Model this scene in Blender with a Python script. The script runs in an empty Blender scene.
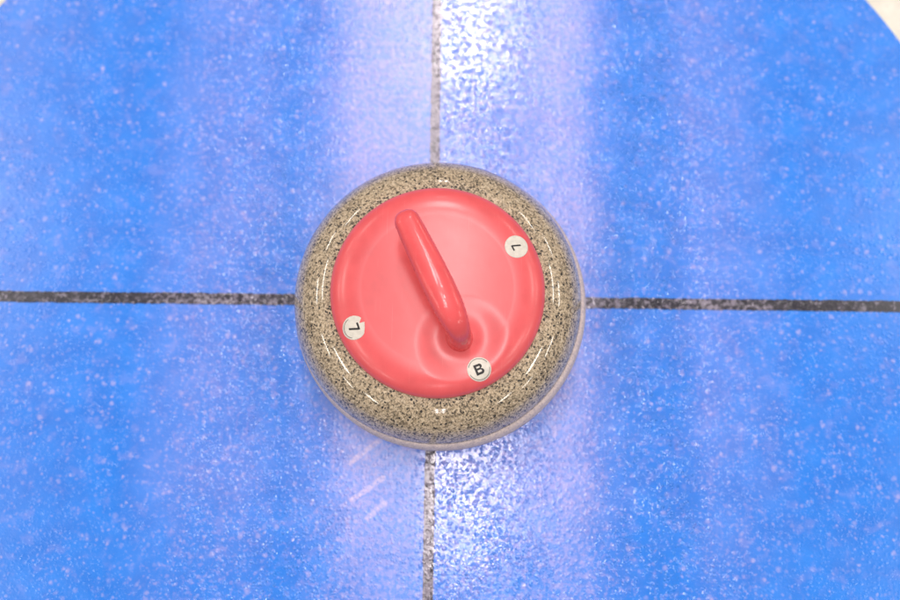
import bpy, bmesh, math, random
from mathutils import Vector, Matrix, noise as mnoise

random.seed(4)
S = bpy.context.scene
C = S.collection
R = math.radians

# ------------------------------------------------------------------ helpers
class NT:
    """small wrapper to write node trees compactly"""
    def __init__(self, tree):
        self.t = tree
        self.t.nodes.clear()
    def n(self, kind, **kw):
        nd = self.t.nodes.new(kind)
        for k, v in kw.items():
            if k.startswith('_'):
                setattr(nd, k[1:], v)
        return nd
    def put(self, sock, v):
        if isinstance(v, bpy.types.NodeSocket):
            self.t.links.new(v, sock)
        elif v is not None:
            if isinstance(v, (tuple, list)) and len(v) == 3 and sock.type == 'RGBA':
                v = (*v, 1)
            sock.default_value = v
    def math(self, op, a, b=None, c=None, clamp=False):
        nd = self.n('ShaderNodeMath'); nd.operation = op; nd.use_clamp = clamp
        self.put(nd.inputs[0], a)
        if b is not None: self.put(nd.inputs[1], b)
        if c is not None: self.put(nd.inputs[2], c)
        return nd.outputs[0]
    def mapr(self, v, a, b, c=0.0, d=1.0, smooth=False):
        nd = self.n('ShaderNodeMapRange')
        if smooth: nd.interpolation_type = 'SMOOTHSTEP'
        for i, x in enumerate((v, a, b, c, d)): self.put(nd.inputs[i], x)
        return nd.outputs[0]
    def mix(self, f, a, b, mode='MIX'):
        nd = self.n('ShaderNodeMix'); nd.data_type = 'RGBA'; nd.blend_type = mode
        self.put(nd.inputs[0], f); self.put(nd.inputs[6], a); self.put(nd.inputs[7], b)
        return nd.outputs[2]
    def ramp(self, f, stops, interp='LINEAR'):
        nd = self.n('ShaderNodeValToRGB'); cr = nd.color_ramp; cr.interpolation = interp
        while len(cr.elements) < len(stops): cr.elements.new(0.5)
        for e, (p, col) in zip(cr.elements, stops):
            e.position = p
            if isinstance(col, (int, float)): col = (col, col, col)
            e.color = (*col, 1)
        self.put(nd.inputs[0], f)
        return nd.outputs[0]
    def noise(self, vec, scale, detail=2.0, rough=0.5, distort=0.0):
        nd = self.n('ShaderNodeTexNoise')
        self.put(nd.inputs['Vector'], vec)
        nd.inputs['Scale'].default_value = scale; nd.inputs['Detail'].default_value = detail
        nd.inputs['Roughness'].default_value = rough; nd.inputs['Distortion'].default_value = distort
        return nd
    def voro(self, vec, scale, feature='F1', smooth=None, rnd=1.0):
        nd = self.n('ShaderNodeTexVoronoi'); nd.feature = feature
        self.put(nd.inputs['Vector'], vec); nd.inputs['Scale'].default_value = scale
        nd.inputs['Randomness'].default_value = rnd
        if smooth is not None and 'Smoothness' in nd.inputs: nd.inputs['Smoothness'].default_value = smooth
        return nd
    def mapping(self, vec, scale=(1, 1, 1), loc=(0, 0, 0), rot=(0, 0, 0)):
        nd = self.n('ShaderNodeMapping'); self.put(nd.inputs[0], vec)
        nd.inputs['Scale'].default_value = scale; nd.inputs['Location'].default_value = loc
        nd.inputs['Rotation'].default_value = rot
        return nd.outputs[0]
    def warp(self, vec, scale, amount):
        nz = self.noise(vec, scale, 2.0)
        s = self.n('ShaderNodeVectorMath'); s.operation = 'SUBTRACT'
        self.put(s.inputs[0], nz.outputs['Color']); s.inputs[1].default_value = (.5, .5, .5)
        m = self.n('ShaderNodeVectorMath'); m.operation = 'SCALE'
        self.put(m.inputs[0], s.outputs[0]); m.inputs['Scale'].default_value = amount
        a = self.n('ShaderNodeVectorMath'); a.operation = 'ADD'
        self.put(a.inputs[0], vec); self.put(a.inputs[1], m.outputs[0])
        return a.outputs[0]
    def bump(self, h, dist, strength=1.0, normal=None):
        nd = self.n('ShaderNodeBump')
        self.put(nd.inputs['Height'], h); self.put(nd.inputs['Strength'], strength)
        self.put(nd.inputs['Distance'], dist)
        if normal is not None: self.put(nd.inputs['Normal'], normal)
        return nd.outputs[0]
    def principled(self, **kw):
        b = self.n('ShaderNodeBsdfPrincipled'); o = self.n('ShaderNodeOutputMaterial')
        self.t.links.new(b.outputs[0], o.inputs[0])
        for k, v in kw.items():
            self.put(b.inputs[k.replace('_', ' ')], v)
        return b

def mat(name):
    m = bpy.data.materials.new(name); m.use_nodes = True
    return m, NT(m.node_tree)

def obj(name, bm, m, parent=None, smooth=True, loc=None):
    bmesh.ops.recalc_face_normals(bm, faces=bm.faces)
    me = bpy.data.meshes.new(name); bm.to_mesh(me); bm.free()
    if smooth:
        for p in me.polygons: p.use_smooth = True
    me.materials.append(m)
    o = bpy.data.objects.new(name, me); C.objects.link(o)
    if parent: o.parent = parent
    if loc: o.location = loc
    return o

def catmull(pts, n):
    """dense smooth polyline through pts (tuples of any length)"""
    out = []
    P = [pts[0]] + list(pts) + [pts[-1]]
    for i in range(1, len(P) - 2):
        for k in range(n):
            t = k / n
            out.append(tuple(0.5 * (2*b + (c-a)*t + (2*a-5*b+4*c-d)*t*t + (3*b-a-3*c+d)*t**3)
                             for a, b, c, d in zip(P[i-1], P[i], P[i+1], P[i+2])))
    out.append(tuple(pts[-1]))
    return out

def lathe(profile, seg=192, cx=0.0, cy=0.0):
    bm = bmesh.new(); rings = []
    for r, z in profile:
        if r < 1e-6:
            rings.append([bm.verts.new((cx, cy, z))])
        else:
            rings.append([bm.verts.new((cx + r*math.cos(2*math.pi*i/seg), cy + r*math.sin(2*math.pi*i/seg), z)) for i in range(seg)])
    for a, b in zip(rings, rings[1:]):
        for i in range(seg):
            j = (i+1) % seg
            if len(a) == 1 and len(b) == 1: continue
            if len(a) == 1: bm.faces.new((a[0], b[i], b[j]))
            elif len(b) == 1: bm.faces.new((a[i], b[0], a[j]))
            else: bm.faces.new((a[i], b[i], b[j], a[j]))
    return bm

def sstep(a, b, x):
    t = min(1, max(0, (x-a)/(b-a))); return t*t*(3-2*t)

# ------------------------------------------------------------------ materials
def lerp_stops(x0, x1, pts):
    return [((x-x0)/(x1-x0), v) for x, v in pts]

CAUSTICS = [(-.0892, -.1595, -.0590, -.1359, .75), (-.0859, -.1965, -.0549, -.1743, .75), (-.0701, -.2141, -.0522, -.1991, .6)]

def ice_material(name, paint, frost_gain=1.0, frost_tint=(0.70, 0.525, 0.93), haze_gain=1.0, caustics=False, mottle=1.0):
    """paint frozen under pebbled ice: blue, black or white paint, frost on it, a clear bumpy gloss over it.
    Object coordinates are metres on the sheet, the same for every sheet, so frost and pebble run on across paint edges."""
    m, t = mat(name)
    co = t.n('ShaderNodeTexCoord').outputs['Object']
    sep = t.n('ShaderNodeSeparateXYZ'); t.put(sep.inputs[0], co)
    # lanes worn along the sheet by stones and brushes (run along y), edges wander a little
    wob = t.noise(t.mapping(co, (9, 1.6, 1)), 1.0, 3.0)
    x = t.math('ADD', sep.outputs[0], t.math('MULTIPLY', t.math('SUBTRACT', wob.outputs[0], .5), .05))
    f = t.mapr(x, -.55, .55)
    lane = t.ramp(f, lerp_stops(-.55, .55, [
        (-.54, .26), (-.44, .13), (-.33, .02), (-.29, .22), (-.25, .33), (-.20, .32), (-.165, .17), (-.12, .36), (-.085, .58), (-.02, .54),
        (.01, .48), (.10, .46), (.135, .58), (.165, .48), (.205, .12), (.24, .12), (.28, .33), (.33, .24), (.385, .03), (.50, .02)]))
    peb = t.ramp(f, lerp_stops(-.55, .55, [
        (-.54, .30), (-.27, .30), (-.215, .6), (-.17, .8), (-.13, .6), (-.085, .20), (-.020, .17),
        (.006, .8), (.03, .95), (.07, .9), (.13, .34), (.155, .28), (.19, .95), (.25, .95), (.30, .4), (.50, .30)]))
    # frost: soft mottling, round pebble caps, fine streaks
    w = t.warp(co, 160, .004)
    thr = t.math('MULTIPLY_ADD', lane, -.36, .64 - .05*(mottle-1))
    mott = t.mapr(t.noise(w, 185, 3.5, .6).outputs[0], thr, t.math('ADD', thr, .13), 0, 1, True)
    # the haze is heaviest round the stone and up the sheet and thins out below
    along = t.mapr(sep.outputs[1], -.29, -.15, .42, 1.0, True)
    big = t.mapr(t.noise(co, 14, 3.0, .55).outputs[0], .3, .7, .55, 1.35)
    v = t.voro(w, 112, 'F1')
    sepc = t.n('ShaderNodeSeparateColor'); t.put(sepc.inputs[0], v.outputs['Color'])
    pick = t.mapr(sepc.outputs[0], .15, .95)
    size = t.mapr(sepc.outputs[1], 0, 1, .16, .48)
    cap = t.math('MULTIPLY', t.mapr(t.math('DIVIDE', v.outputs['Distance'], size), 1.0, .25, 0, 1, True), pick)
    v2 = t.voro(t.mapping(w, (1, 1, 1), (.31, .17, 0)), 190, 'F1')
    sepd = t.n('ShaderNodeSeparateColor'); t.put(sepd.inputs[0], v2.outputs['Color'])
    cap2 = t.math('MULTIPLY', t.mapr(v2.outputs['Distance'], .42, .1, 0, 1, True), t.mapr(sepd.outputs[0], .5, 1.0))
    streak = t.mapr(t.noise(t.mapping(co, (420, 16, 1)), 1.0, 3.0, .6).outputs[0], .5, .78)
    base = t.math('MULTIPLY', t.math('MULTIPLY', t.math('MULTIPLY', lane, along), big), haze_gain)
    fr = t.math('ADD', t.math('MULTIPLY', base, .42), t.math('MULTIPLY', mott, .22*mottle))
    spots = t.math('ADD', t.math('MULTIPLY', cap, .36), t.math('MULTIPLY', cap2, .30))
    soft = t.mapr(t.noise(t.warp(co, 60, .01), 62, 2.5, .5).outputs[0], .53, .72, 0, 1, True)
    fr = t.math('ADD', fr, t.math('MULTIPLY', soft, .12))
    fr = t.math('ADD', fr, t.math('MULTIPLY', streak, t.math('MULTIPLY', lane, .22)))
    if caustics:                                  # three short streaks of reflected lamp light, painted into the ice colour
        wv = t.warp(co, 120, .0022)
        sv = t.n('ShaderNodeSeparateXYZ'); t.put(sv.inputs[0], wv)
        for x0, y0, x1, y1, g in CAUSTICS:
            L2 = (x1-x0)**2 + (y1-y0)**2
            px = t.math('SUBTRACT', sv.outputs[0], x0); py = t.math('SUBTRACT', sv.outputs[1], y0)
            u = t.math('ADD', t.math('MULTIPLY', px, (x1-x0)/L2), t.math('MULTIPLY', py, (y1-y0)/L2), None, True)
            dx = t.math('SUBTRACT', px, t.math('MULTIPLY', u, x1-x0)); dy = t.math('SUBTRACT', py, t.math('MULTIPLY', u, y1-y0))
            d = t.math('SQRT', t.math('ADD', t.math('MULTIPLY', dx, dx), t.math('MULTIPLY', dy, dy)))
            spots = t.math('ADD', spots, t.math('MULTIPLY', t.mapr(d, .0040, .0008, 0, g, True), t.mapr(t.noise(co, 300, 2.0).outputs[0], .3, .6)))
    fr = t.math('MULTIPLY', fr, frost_gain)
    fr = t.math('MINIMUM', fr, .93)
    hue = t.noise(co, 30, 2.0)
    pc = t.mix(t.mapr(hue.outputs[0], .3, .7), tuple(c*.88 for c in paint), tuple(min(1, c*1.10) for c in paint))
    col = t.mix(fr, pc, frost_tint)
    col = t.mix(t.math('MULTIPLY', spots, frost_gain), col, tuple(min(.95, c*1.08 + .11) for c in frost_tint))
    # pebble: rounded drops a few mm across
    wp = t.warp(co, 260, .0014)
    patch = t.mapr(t.noise(co, 22, 3.0, .6).outputs[0], .32, .62, .45, 1.1)
    peb = t.math('MULTIPLY', peb, patch)
    def drops(vec, scale, r0, keep):
        pv = t.voro(vec, scale, 'F1')
        sc = t.n('ShaderNodeSeparateColor'); t.put(sc.inputs[0], pv.outputs['Color'])
        q = t.math('DIVIDE', pv.outputs['Distance'], t.mapr(sc.outputs[0], 0, 1, r0*.6, r0*1.15))
        q = t.math('SUBTRACT', 1.0, t.math('MULTIPLY', q, q), None, True)
        return t.math('MULTIPLY', t.math('MULTIPLY', q, t.math('ADD', q, .4)), t.mapr(sc.outputs[1], keep, keep + .25, 0, 1))
    d1 = drops(wp, 215, .50, .05)
    d2 = drops(t.mapping(wp, (1, 1, 1), (.7, .2, 0)), 370, .50, .25)
    rip = t.noise(co, 70, 2.0, .5)
    rip2 = t.noise(co, 320, 2.0, .5)
    h = t.math('ADD', t.math('MULTIPLY', d1, .46), t.math('MULTIPLY', d2, .24))
    h = t.math('ADD', h, t.math('MULTIPLY', rip2.outputs[0], .22))
    h = t.math('ADD', t.math('MULTIPLY', h, peb), t.math('MULTIPLY', rip.outputs[0], .06))
    grain = t.noise(co, 900, 2.0, .6)
    nrm = t.bump(h, .00135)
    nrm_base = t.bump(grain.outputs[0], .0002, .6, nrm)
    rc = t.mapr(peb, .15, .8, .31, .095)
    t.principled(Base_Color=col, Roughness=.42, IOR=1.31, Normal=nrm_base, Coat_Weight=1.0,
                 Coat_Roughness=rc, Coat_IOR=1.7, Coat_Normal=nrm)
    return m

M_blue = ice_material('blue paint under ice', (.003, .236, .99), caustics=True)
M_black = ice_material('black paint under ice', (.013, .011, .026), 1.0, (.41, .36, .46), .22, mottle=2.6)
M_white = ice_material('white paint under ice', (.85, .81, .71), .35, (.80, .78, .76))

def granite_material(name, polished=True, pale=0.0):
    m, t = mat(name)
    co = t.n('ShaderNodeTexCoord').outputs['Object']
    w = t.warp(co, 560, .0020)
    v = t.voro(w, 610, 'F1')
    s = t.n('ShaderNodeSeparateColor'); t.put(s.inputs[0], v.outputs['Color'])
    clump = t.noise(co, 120, 2.0)
    key = t.math('ADD', s.outputs[0], t.math('MULTIPLY', t.math('SUBTRACT', clump.outputs[0], .5), .55))
    grain = t.ramp(key, [(0, (.012, .010, .009)), (.14, (.06, .047, .034)), (.22, (.22, .175, .11)), (.36, (.57, .445, .295)),
                         (.60, (.72, .58, .405)), (.86, (.84, .71, .53))], 'CONSTANT')
    v2 = t.voro(t.warp(co, 700, .0012), 950, 'F1')
    s2 = t.n('ShaderNodeSeparateColor'); t.put(s2.inputs[0], v2.outputs['Color'])
    fine = t.ramp(s2.outputs[1], [(0, (.03, .026, .022)), (.12, (.30, .235, .15)), (.5, (.68, .545, .37)), (.85, (.84, .71, .50))], 'CONSTANT')
    col = t.mix(.48, grain, fine)
    # scattered black biotite flakes
    v3 = t.voro(t.warp(co, 480, .003), 350, 'F1')
    s3 = t.n('ShaderNodeSeparateColor'); t.put(s3.inputs[0], v3.outputs['Color'])
    flake = t.math('MULTIPLY', t.mapr(v3.outputs['Distance'], .46, .34), t.mapr(s3.outputs[2], .74, .78))
    col = t.mix(1.0, col, (.93, .92, .90), 'MULTIPLY')
    col = t.mix(flake, col, (.028, .024, .021))
    if polished:
        t.principled(Base_Color=col, Roughness=.5, IOR=1.5, Coat_Weight=1.0, Coat_Roughness=.05, Coat_IOR=1.5)
    else:
        col = t.mix(pale, col, (.82, .71, .78))
        n = t.noise(co, 900, 3.0, .7)
        t.principled(Base_Color=col, Roughness=.75, IOR=1.5, Normal=t.bump(n.outputs[0], .0003, .7))
    return m

M_granite = granite_material('polished speckled granite')
M_band = granite_material('rough pale granite', False, .62)

def plastic(name, col, rough, coat=.25, crough=.1, ior=1.5, spec=.5):
    m, t = mat(name)
    co = t.n('ShaderNodeTexCoord').outputs['Object']
    nz = t.noise(co, 45, 4.0, .6)
    scr = t.noise(t.mapping(co, (900, 25, 25), rot=(0, 0, .6)), 1.0, 2.0)
    c = t.mix(t.mapr(nz.outputs[0], .3, .7), tuple(x*.94 for x in col), tuple(min(1, x*1.06) for x in col))
    # hair scratches and rubbed patches from years of hands and brushes
    rub = t.mapr(t.noise(co, 28, 5.0, .65).outputs[0], .52, .74, 0, .10)
    for k, (ang, sh) in enumerate(((.5, .0), (1.9, .3), (-.4, .7))):
        hs = t.noise(t.mapping(co, (1500, 16, 16), (sh, sh*.7, 0), (0, 0, ang)), 1.0, 1.0)
        hm = t.noise(t.mapping(co, (1, 1, 1), (sh, 0, 0)), 34, 2.0)
        line = t.math('MULTIPLY', t.mapr(hs.outputs[0], .70, .76), t.mapr(hm.outputs[0], .52, .62, 0, .30))
        c = t.mix(line, c, tuple(min(1, x + .22) for x in col))
    c = t.mix(rub, c, tuple(min(1, x + .10) for x in col))
    rg = t.math('ADD', t.mapr(nz.outputs[0], .3, .7, rough*.85, rough*1.15), t.mapr(scr.outputs[0], .62, .75, 0, .05))
    t.principled(Base_Color=c, Roughness=rg, IOR=ior, Coat_Weight=coat, Coat_Roughness=crough, Coat_IOR=ior, Specular_IOR_Level=spec)
    return m

M_cap = plastic('satin red plastic', (.88, .122, .132), .37, .4, .2)
M_grip = plastic('glossy red plastic', (.88, .120, .128), .27, .38, .06, 1.42, .25)

def paper(name, col, rough=.5):
    m, t = mat(name)
    co = t.n('ShaderNodeTexCoord').outputs['Object']
    nz = t.noise(co, 260, 4.0, .6)
    c = t.mix(t.mapr(nz.outputs[0], .35, .75), col, tuple(x*.80 for x in col))
    t.principled(Base_Color=c, Roughness=rough, IOR=1.45)
    return m
M_sticker = paper('white sticker paper', (.84, .80, .70), .4)
M_ink = paper('black sticker ink', (.022, .02, .022), .5)

# ------------------------------------------------------------------ the setting: painted ice
CX, CY = -.0069, .0110       # where the two lines cross

def sheet(name, m, polys, label, category):
    bm = bmesh.new()
    for ring in polys:
        bm.faces.new([bm.verts.new(p) for p in ring])
    o = obj(name, bm, m, smooth=False)
    o['kind'] = 'structure'; o['label'] = label; o['category'] = category
    return o

def disc(r, z, cx, cy, n=360):
    return [(cx + r*math.cos(2*math.pi*i/n), cy + r*math.sin(2*math.pi*i/n), z) for i in range(n)]

def strip(p0, p1, w, z, n=160, amp=.0008):
    p0 = Vector(p0); p1 = Vector(p1); d = (p1-p0).normalized(); q = Vector((-d.y, d.x))
    def j(i, s):
        p = p0.lerp(p1, i/n)
        return amp * (mnoise.noise((p.x*260+s, p.y*260, s)) + .8*mnoise.noise((p.x*60+s, p.y*60, s+5)))
    a = [p0.lerp(p1, i/n) + q*(w/2 + j(i, 1.0)) for i in range(n+1)]
    b = [p0.lerp(p1, i/n) - q*(w/2 + j(i, 7.0)) for i in range(n+1)]
    return [[(*a[i], z), (*a[i+1], z), (*b[i+1], z), (*b[i], z)] for i in range(n)]

Z_ICE, Z_BLUE, Z_LINE, Z_TEE = -.0006, 0.0, .0003, .0006
sheet('ice', M_white, [[(-2.2, -2.2, Z_ICE), (2.2, -2.2, Z_ICE), (2.2, 2.2, Z_ICE), (-2.2, 2.2, Z_ICE)]],
      'creamy white ice around the outside of the blue painted circle', 'ice')
sheet('blue_circle', M_blue, [disc(.6115, Z_BLUE, CX + .0045, CY)],
      'bright blue circle painted in the ice under the curling stone', 'painted circle')
sheet('centre_line', M_black, strip((CX - .0009, -2.1), (CX + .0009, 2.1), .0108, Z_LINE, 2400),
      'thin dark line running up and down through the stone, blotched with frost', 'painted line')
sheet('tee_line', M_black, strip((-2.1, CY + .0010), (2.1, CY - .0010), .0120, Z_TEE, 2400),
      'dark line running left to right across the blue ice behind the stone', 'painted line')

# ------------------------------------------------------------------ curling stone
stone = bpy.data.objects.new('curling_stone', None); C.objects.link(stone)
stone.location = (0, 0, Z_TEE + .0002)
stone['label'] = 'granite curling stone with a red plastic cap and gooseneck handle on blue ice'
stone['category'] = 'curling stone'

prof = [(0, .006), (.052, .006), (.058, .0015), (.0615, 0), (.066, 0), (.0695, .0016), (.080, .0065), (.100, .0145), (.120, .0245),
        (.132, .0345), (.1375, .0430), (.1390, .0520), (.1392, .0600), (.1388, .0660), (.1376, .0715), (.1350, .0785), (.1310, .0862),
        (.1255, .0935), (.1185, .0995), (.1105, .1035), (.1030, .1054), (.0960, .1064), (.0850, .1070), (.0700, .1072), (0, .1072)]
prof = [(q*(1 + .02*sstep(.108, .136, q)), z) for q, z in prof]
body = obj('granite_body', lathe(catmull(prof, 5)), M_granite, stone)
bp = [(.1330, .0380), (.1384, .0400), (.1412, .0435), (.1426, .0490), (.1430, .0545), (.1424, .0605), (.1408, .0650), (.1386, .0682), (.1345, .0704)]
bp = [(q*1.014, z) for q, z in bp]
obj('striking_band', lathe(catmull(bp, 4), cx=.0022, cy=-.0020), M_band, stone)  # band set off-centre so its pale rim imitates light at lower right

CAP_R = .1005
HX, HY = .0245, -.0545            # foot of the gooseneck
UX, UY = -.4417, .8972            # direction the grip points
DX, DY = .0250, -.0525            # centre of the dish round the foot

def cap_z(x, y):
    r = math.hypot(x, y)
    if r <= .070:
        z = .1212 + .0010*(1-(r/.070)**2)
    else:
        t = min(1.0, (r-.070)/(CAP_R-.070))
        z = .1068 + (.1212-.1068)*math.sqrt(max(0, 1-t**2.35))
    d = math.hypot(x-DX, y-DY)
    bowl = .1176 + .0044*(d/.0335)**2.3
    # the gooseneck's foot runs out into the dish as a fillet
    dc = math.hypot(x-.0202, y+.0457)
    bowl += .0085*math.exp(-(max(0, dc-.0085)/.0070)**1.05) - .0008
    k = .0044                                       # smooth minimum of the dome and the dish
    h = max(k-abs(z-bowl), 0)/k
    return max(min(z, bowl) - h*h*k*.25, .1068 if r >= CAP_R*.9999 else 0)

bm = bmesh.new()
NR, NS = 150, 320
rr = [CAP_R*(1-(1-i/NR)**1.7) for i in range(NR+1)]
top = bm.verts.new((0, 0, cap_z(0, 0))); prev = None
for r in rr[1:]:
    ring = [bm.verts.new((r*math.cos(2*math.pi*k/NS), r*math.sin(2*math.pi*k/NS), cap_z(r*math.cos(2*math.pi*k/NS), r*math.sin(2*math.pi*k/NS)))) for k in range(NS)]
    for k in range(NS):
        j = (k+1) % NS
        if prev is None: bm.faces.new((top, ring[k], ring[j]))
        else: bm.faces.new((prev[k], ring[k], ring[j], prev[j]))
    prev = ring
low = [bm.verts.new((CAP_R*.999*math.cos(2*math.pi*k/NS), CAP_R*.999*math.sin(2*math.pi*k/NS), .1045)) for k in range(NS)]
for k in range(NS):
    j = (k+1) % NS
    bm.faces.new((prev[k], low[k], low[j], prev[j]))
cap = obj('cap', bm, M_cap, stone)

# gooseneck handle: one swept surface, (along, z, half width, half height) with the foot flaring into the dish
pth = [(.0102, .1150, .0168, .0168), (.0100, .1172, .0146, .0150), (.0098, .1200, .0127, .0138), (.0097, .1240, .0112, .0127), (.0097, .1295, .0103, .0120), (.0099, .1370, .0099, .0116),
       (.0110, .1455, .0100, .0114), (.0150, .1545, .0107, .0110), (.0225, .1610, .0120, .0106), (.0330, .1642, .0132, .0103),
       (.0510, .1655, .0138, .0102), (.0750, .1660, .0133, .0099), (.1000, .1660, .0123, .0094), (.1150, .1658, .0115, .0089)]
P = catmull(pth, 14)
tipn = 12
sl, zl, wl, hl = P[-1]
for i in range(1, tipn+1):                      # rounded nose
    a = i/tipn*math.pi/2
    P.append((sl + .0112*math.sin(a), zl - .0006*math.sin(a), max(.0002, wl*math.cos(a)**.8), max(.0002, hl*math.cos(a)**.8)))
bm = bmesh.new(); NSEC = 96; rings = []
U = Vector((UX, UY, 0)); Wd = Vector((-UY, UX, 0)); Zv = Vector((0, 0, 1))
for i, (s, z, hw, hh) in enumerate(P):
    a = P[max(0, i-1)]; b = P[min(len(P)-1, i+1)]
    tan = (U*(b[0]-a[0]) + Zv*(b[1]-a[1]))
    if i > len(P)-tipn-1: tan = U
    tan.normalize()
    up = Wd.cross(tan); up = -up if up.dot(Zv) < 0 or (abs(up.z) < .05 and up.dot(U) > 0) else up
    # the grip has flattened flanks: a superellipse, rounder at the foot
    e = 2.0 + .75*sstep(.13, .16, z)
    c = Vector((HX, HY, 0)) + U*s + Zv*z
    ring = []
    for k in range(NSEC):
        th = 2*math.pi*k/NSEC
        ct, st = math.cos(th), math.sin(th)
        q = (abs(ct)**e + abs(st)**e)**(-1/e)
        x, y = hw*q*ct, hh*q*st
        ring.append(bm.verts.new(c + Wd*x + up*y))
    rings.append(ring)
for a, b in zip(rings, rings[1:]):
    for k in range(NSEC):
        j = (k+1) % NSEC
        bm.faces.new((a[k], b[k], b[j], a[j]))
bm.faces.new(rings[-1])
handle = obj('handle', bm, M_grip, stone)

# stickers laid on the curved cap
def place(px, py, x, y, ang, lift):
    ca, sa = math.cos(ang), math.sin(ang)
    X, Y = px + x*ca - y*sa, py + x*sa + y*ca
    return (X, Y, cap_z(X, Y) + lift)

def sticker_mesh(px, py, r, ang, torn=False, lift=.00022):
    bm = bmesh.new(); n = 96; nr = 16; prev = None
    c = bm.verts.new(place(px, py, 0, 0, ang, lift))
    def rad(th):
        if not torn: return r*(1 + .004*mnoise.noise((math.cos(th)*2, math.sin(th)*2, 3)))
        q = r
        d = (math.degrees(th)) % 360
        for a0, a1, dep in ((100, 122, .40), (40, 97, .10)):        # a bite and a ragged edge
            if a0 < d < a1:
                u = (d-a0)/(a1-a0)
                q *= 1 - dep*math.sin(math.pi*u)**(.7 if dep > .2 else .5)
        return q*(1+.012*mnoise.noise((math.cos(th)*5, math.sin(th)*5, 1)))
    for i in range(1, nr+1):
        ring = [bm.verts.new(place(px, py, rad(2*math.pi*k/n)*i/nr*math.cos(2*math.pi*k/n), rad(2*math.pi*k/n)*i/nr*math.sin(2*math.pi*k/n), ang, lift)) for k in range(n)]
        for k in range(n):
            j = (k+1) % n
            if prev is None: bm.faces.new((c, ring[k], ring[j]))
            else: bm.faces.new((prev[k], ring[k], ring[j], prev[j]))
        prev = ring
    low = [bm.verts.new((v.co.x, v.co.y, v.co.z-.0002)) for v in prev]
    for k in range(n):
        j = (k+1) % n
        bm.faces.new((prev[k], low[k], low[j], prev[j]))
    return bm

def arc_mesh(px, py, r0, r1, a0, a1, ang, lift):
    bm = bmesh.new(); n = 80; prev = None
    for i in range(n+1):
        a = a0 + (a1-a0)*i/n
        cur = [bm.verts.new(place(px, py, r*math.cos(a), r*math.sin(a), ang, lift)) for r in (r0, r1)]
        if prev: bm.faces.new((prev[0], prev[1], cur[1], cur[0]))
        prev = cur
    return bm

def stroke_mesh(px, py, outlines, ang, lift):
    """flat characters cut from outlines (first ring outer, others holes), subdivided so they follow the cap"""
    cu = bpy.data.curves.new('outline', 'CURVE'); cu.dimensions = '2D'; cu.fill_mode = 'BOTH'
    for ring in outlines:
        sp = cu.splines.new('POLY'); sp.points.add(len(ring)-1); sp.use_cyclic_u = True
        for p, q in zip(sp.points, ring): p.co = (q[0], q[1], 0, 1)
    tmp = bpy.data.objects.new('outline', cu); C.objects.link(tmp)
    me = bpy.data.meshes.new_from_object(tmp.evaluated_get(bpy.context.evaluated_depsgraph_get()))
    bpy.data.objects.remove(tmp); bpy.data.curves.remove(cu)
    bm = bmesh.new(); bm.from_mesh(me); bpy.data.meshes.remove(me)
    bmesh.ops.triangulate(bm, faces=bm.faces)
    bmesh.ops.subdivide_edges(bm, edges=bm.edges, cuts=3, use_grid_fill=True)
    for v in bm.verts: v.co = place(px, py, v.co.x, v.co.y, ang, lift)
    return bm

def seven(h, w, st):
    # thin sans 7, centred
    x0, x1, y0, y1 = -w/2, w/2, -h/2, h/2
    return [[(x0, y1), (x1, y1), (x1, y1-st*.9), (x0+w*.42+st*.55, y0), (x0+w*.42-st*.55, y0), (x1-st*1.15, y1-st), (x0, y1-st)]]

def letter_b(h, w, st):
    def lobe(x0, xr, yb, yt, n=14):
        r = (yt-yb)/2; cx = xr-r; cy = (yb+yt)/2
        return [(cx + r*math.cos(-math.pi/2+math.pi*i/n), cy + r*math.sin(-math.pi/2+math.pi*i/n)) for i in range(n+1)]
    x0, y0, y1 = -w/2, -h/2, h/2; ym = y0 + h*.53
    outer = [(x0, y0)] + lobe(x0, x0+w, y0, ym) + lobe(x0, x0+w*.93, ym, y1) + [(x0, y1)]
    lo = [(x0+st, y0+st)] + lobe(x0, x0+w-st, y0+st, ym-st*.45) + [(x0+st, ym-st*.45)]
    hi = [(x0+st, ym+st*.45)] + lobe(x0, x0+w*.93-st, ym+st*.45, y1-st) + [(x0+st, y1-st)]
    return [outer, lo, hi]

SR = .0110
def sticker(px, py, ang, label, kind, torn=False):
    s = obj('sticker', sticker_mesh(px, py, SR, ang, torn), M_sticker, stone)
    s['label'] = label
    L = .00036
    if kind == '7':
        obj('number', stroke_mesh(px, py, seven(.0088, .0056, .00145), ang, L), M_ink, s, smooth=False)
    elif kind == '7b':
        obj('number', stroke_mesh(px, py, seven(.0098, .0068, .00175), ang, L), M_ink, s, smooth=False)
        obj('border', arc_mesh(px, py, SR*.84, SR*.875, R(195), R(330), ang, L), M_ink, s, smooth=False)
    else:
        obj('letter', stroke_mesh(px, py, letter_b(.0098, .0080, .0021), ang, L), M_ink, s, smooth=False)
        obj('border', arc_mesh(px, py, SR*.85, SR*.89, R(-170), R(-10), ang, L), M_ink, s, smooth=False)
        obj('border', arc_mesh(px, py, SR*.85, SR*.89, R(20), R(150), ang, L), M_ink, s, smooth=False)
sticker(.0728, .0400, R(117), 'round white sticker with a thin black 7', '7')
sticker(-.0755, -.0380, R(-69), 'torn round white sticker with a black 7', '7b', True)
sticker(.0386, -.0745, R(23), 'round white sticker with a bold black B inside a thin ring', 'B')

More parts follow.
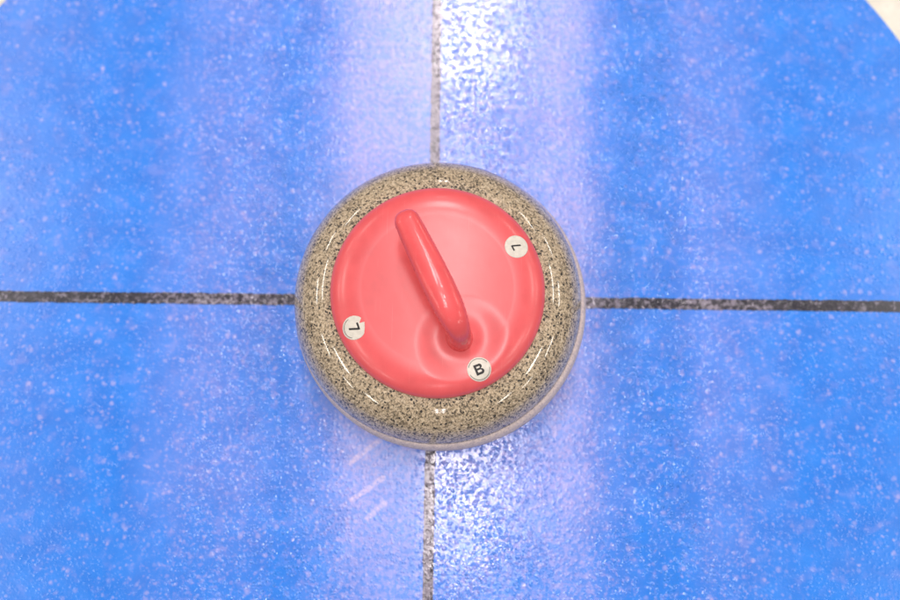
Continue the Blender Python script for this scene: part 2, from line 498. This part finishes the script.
# ------------------------------------------------------------------ light: rows of long lamps hung above the sheet
def tube(x, y, z, power, lx=.09, ly=1.5, colour=(1.0, .95, .87)):
    l = bpy.data.lights.new('ceiling_lamp', 'AREA'); l.shape = 'RECTANGLE'; l.size = lx; l.size_y = ly
    l.energy = power; l.color = colour
    o = bpy.data.objects.new('ceiling_lamp', l); C.objects.link(o); o.location = (x, y, z)
    o['label'] = 'long lamp of the rink ceiling'; o['category'] = 'lamp'
    return o
for y, p in ((-3.65, 10), (-.20, 19), (1.25, 19), (3.14, 37), (6.25, 12)):     # the row right above the sheet: pairs of tubes
    for dx in (-.13, .13):
        tube(.08 + dx, y, 4.6, p, .07, 1.2, (1.0, .90, .90))
for x, p in ((-3.9, 42), (3.95, 42), (-6.6, 50), (6.7, 50)):                     # rows over the neighbouring sheets
    for y in (-4.9, -1.65, 1.6, 4.9):
        tube(x, y, 4.6, p, .40, 1.4)

w = bpy.data.worlds.new('World'); S.world = w; w.use_nodes = True
t = NT(w.node_tree)
co = t.n('ShaderNodeTexCoord').outputs['Generated']
sp = t.n('ShaderNodeSeparateXYZ'); t.put(sp.inputs[0], co)
colr = t.ramp(t.mapr(sp.outputs[2], -.1, 1.0), [(0, (.20, .19, .24)), (.35, (.30, .29, .33)), (.7, (.55, .53, .52)), (1, (.70, .67, .64))])
bg = t.n('ShaderNodeBackground'); t.put(bg.inputs[0], colr); bg.inputs[1].default_value = .24
ow = t.n('ShaderNodeOutputWorld'); t.t.links.new(bg.outputs[0], ow.inputs[0])

# ------------------------------------------------------------------ camera
cd = bpy.data.cameras.new('camera'); cam = bpy.data.objects.new('camera', cd); C.objects.link(cam)
cam.location = (.00984, -.15366, .84058)
cam.rotation_euler = (R(11.1857), R(-.2564), R(.5891))
cd.sensor_width = 36; cd.lens = 32; cd.clip_start = .01; cd.clip_end = 100
cd.dof.use_dof = True; cd.dof.focus_distance = .735; cd.dof.aperture_fstop = 1.9
S.camera = cam

S.view_settings.view_transform = 'Standard'; S.view_settings.look = 'None'
S.view_settings.exposure = 0; S.view_settings.gamma = 1
S.render.engine = 'CYCLES'
S.cycles.use_denoising = True
S.cycles.max_bounces = 6; S.cycles.sample_clamp_indirect = 6
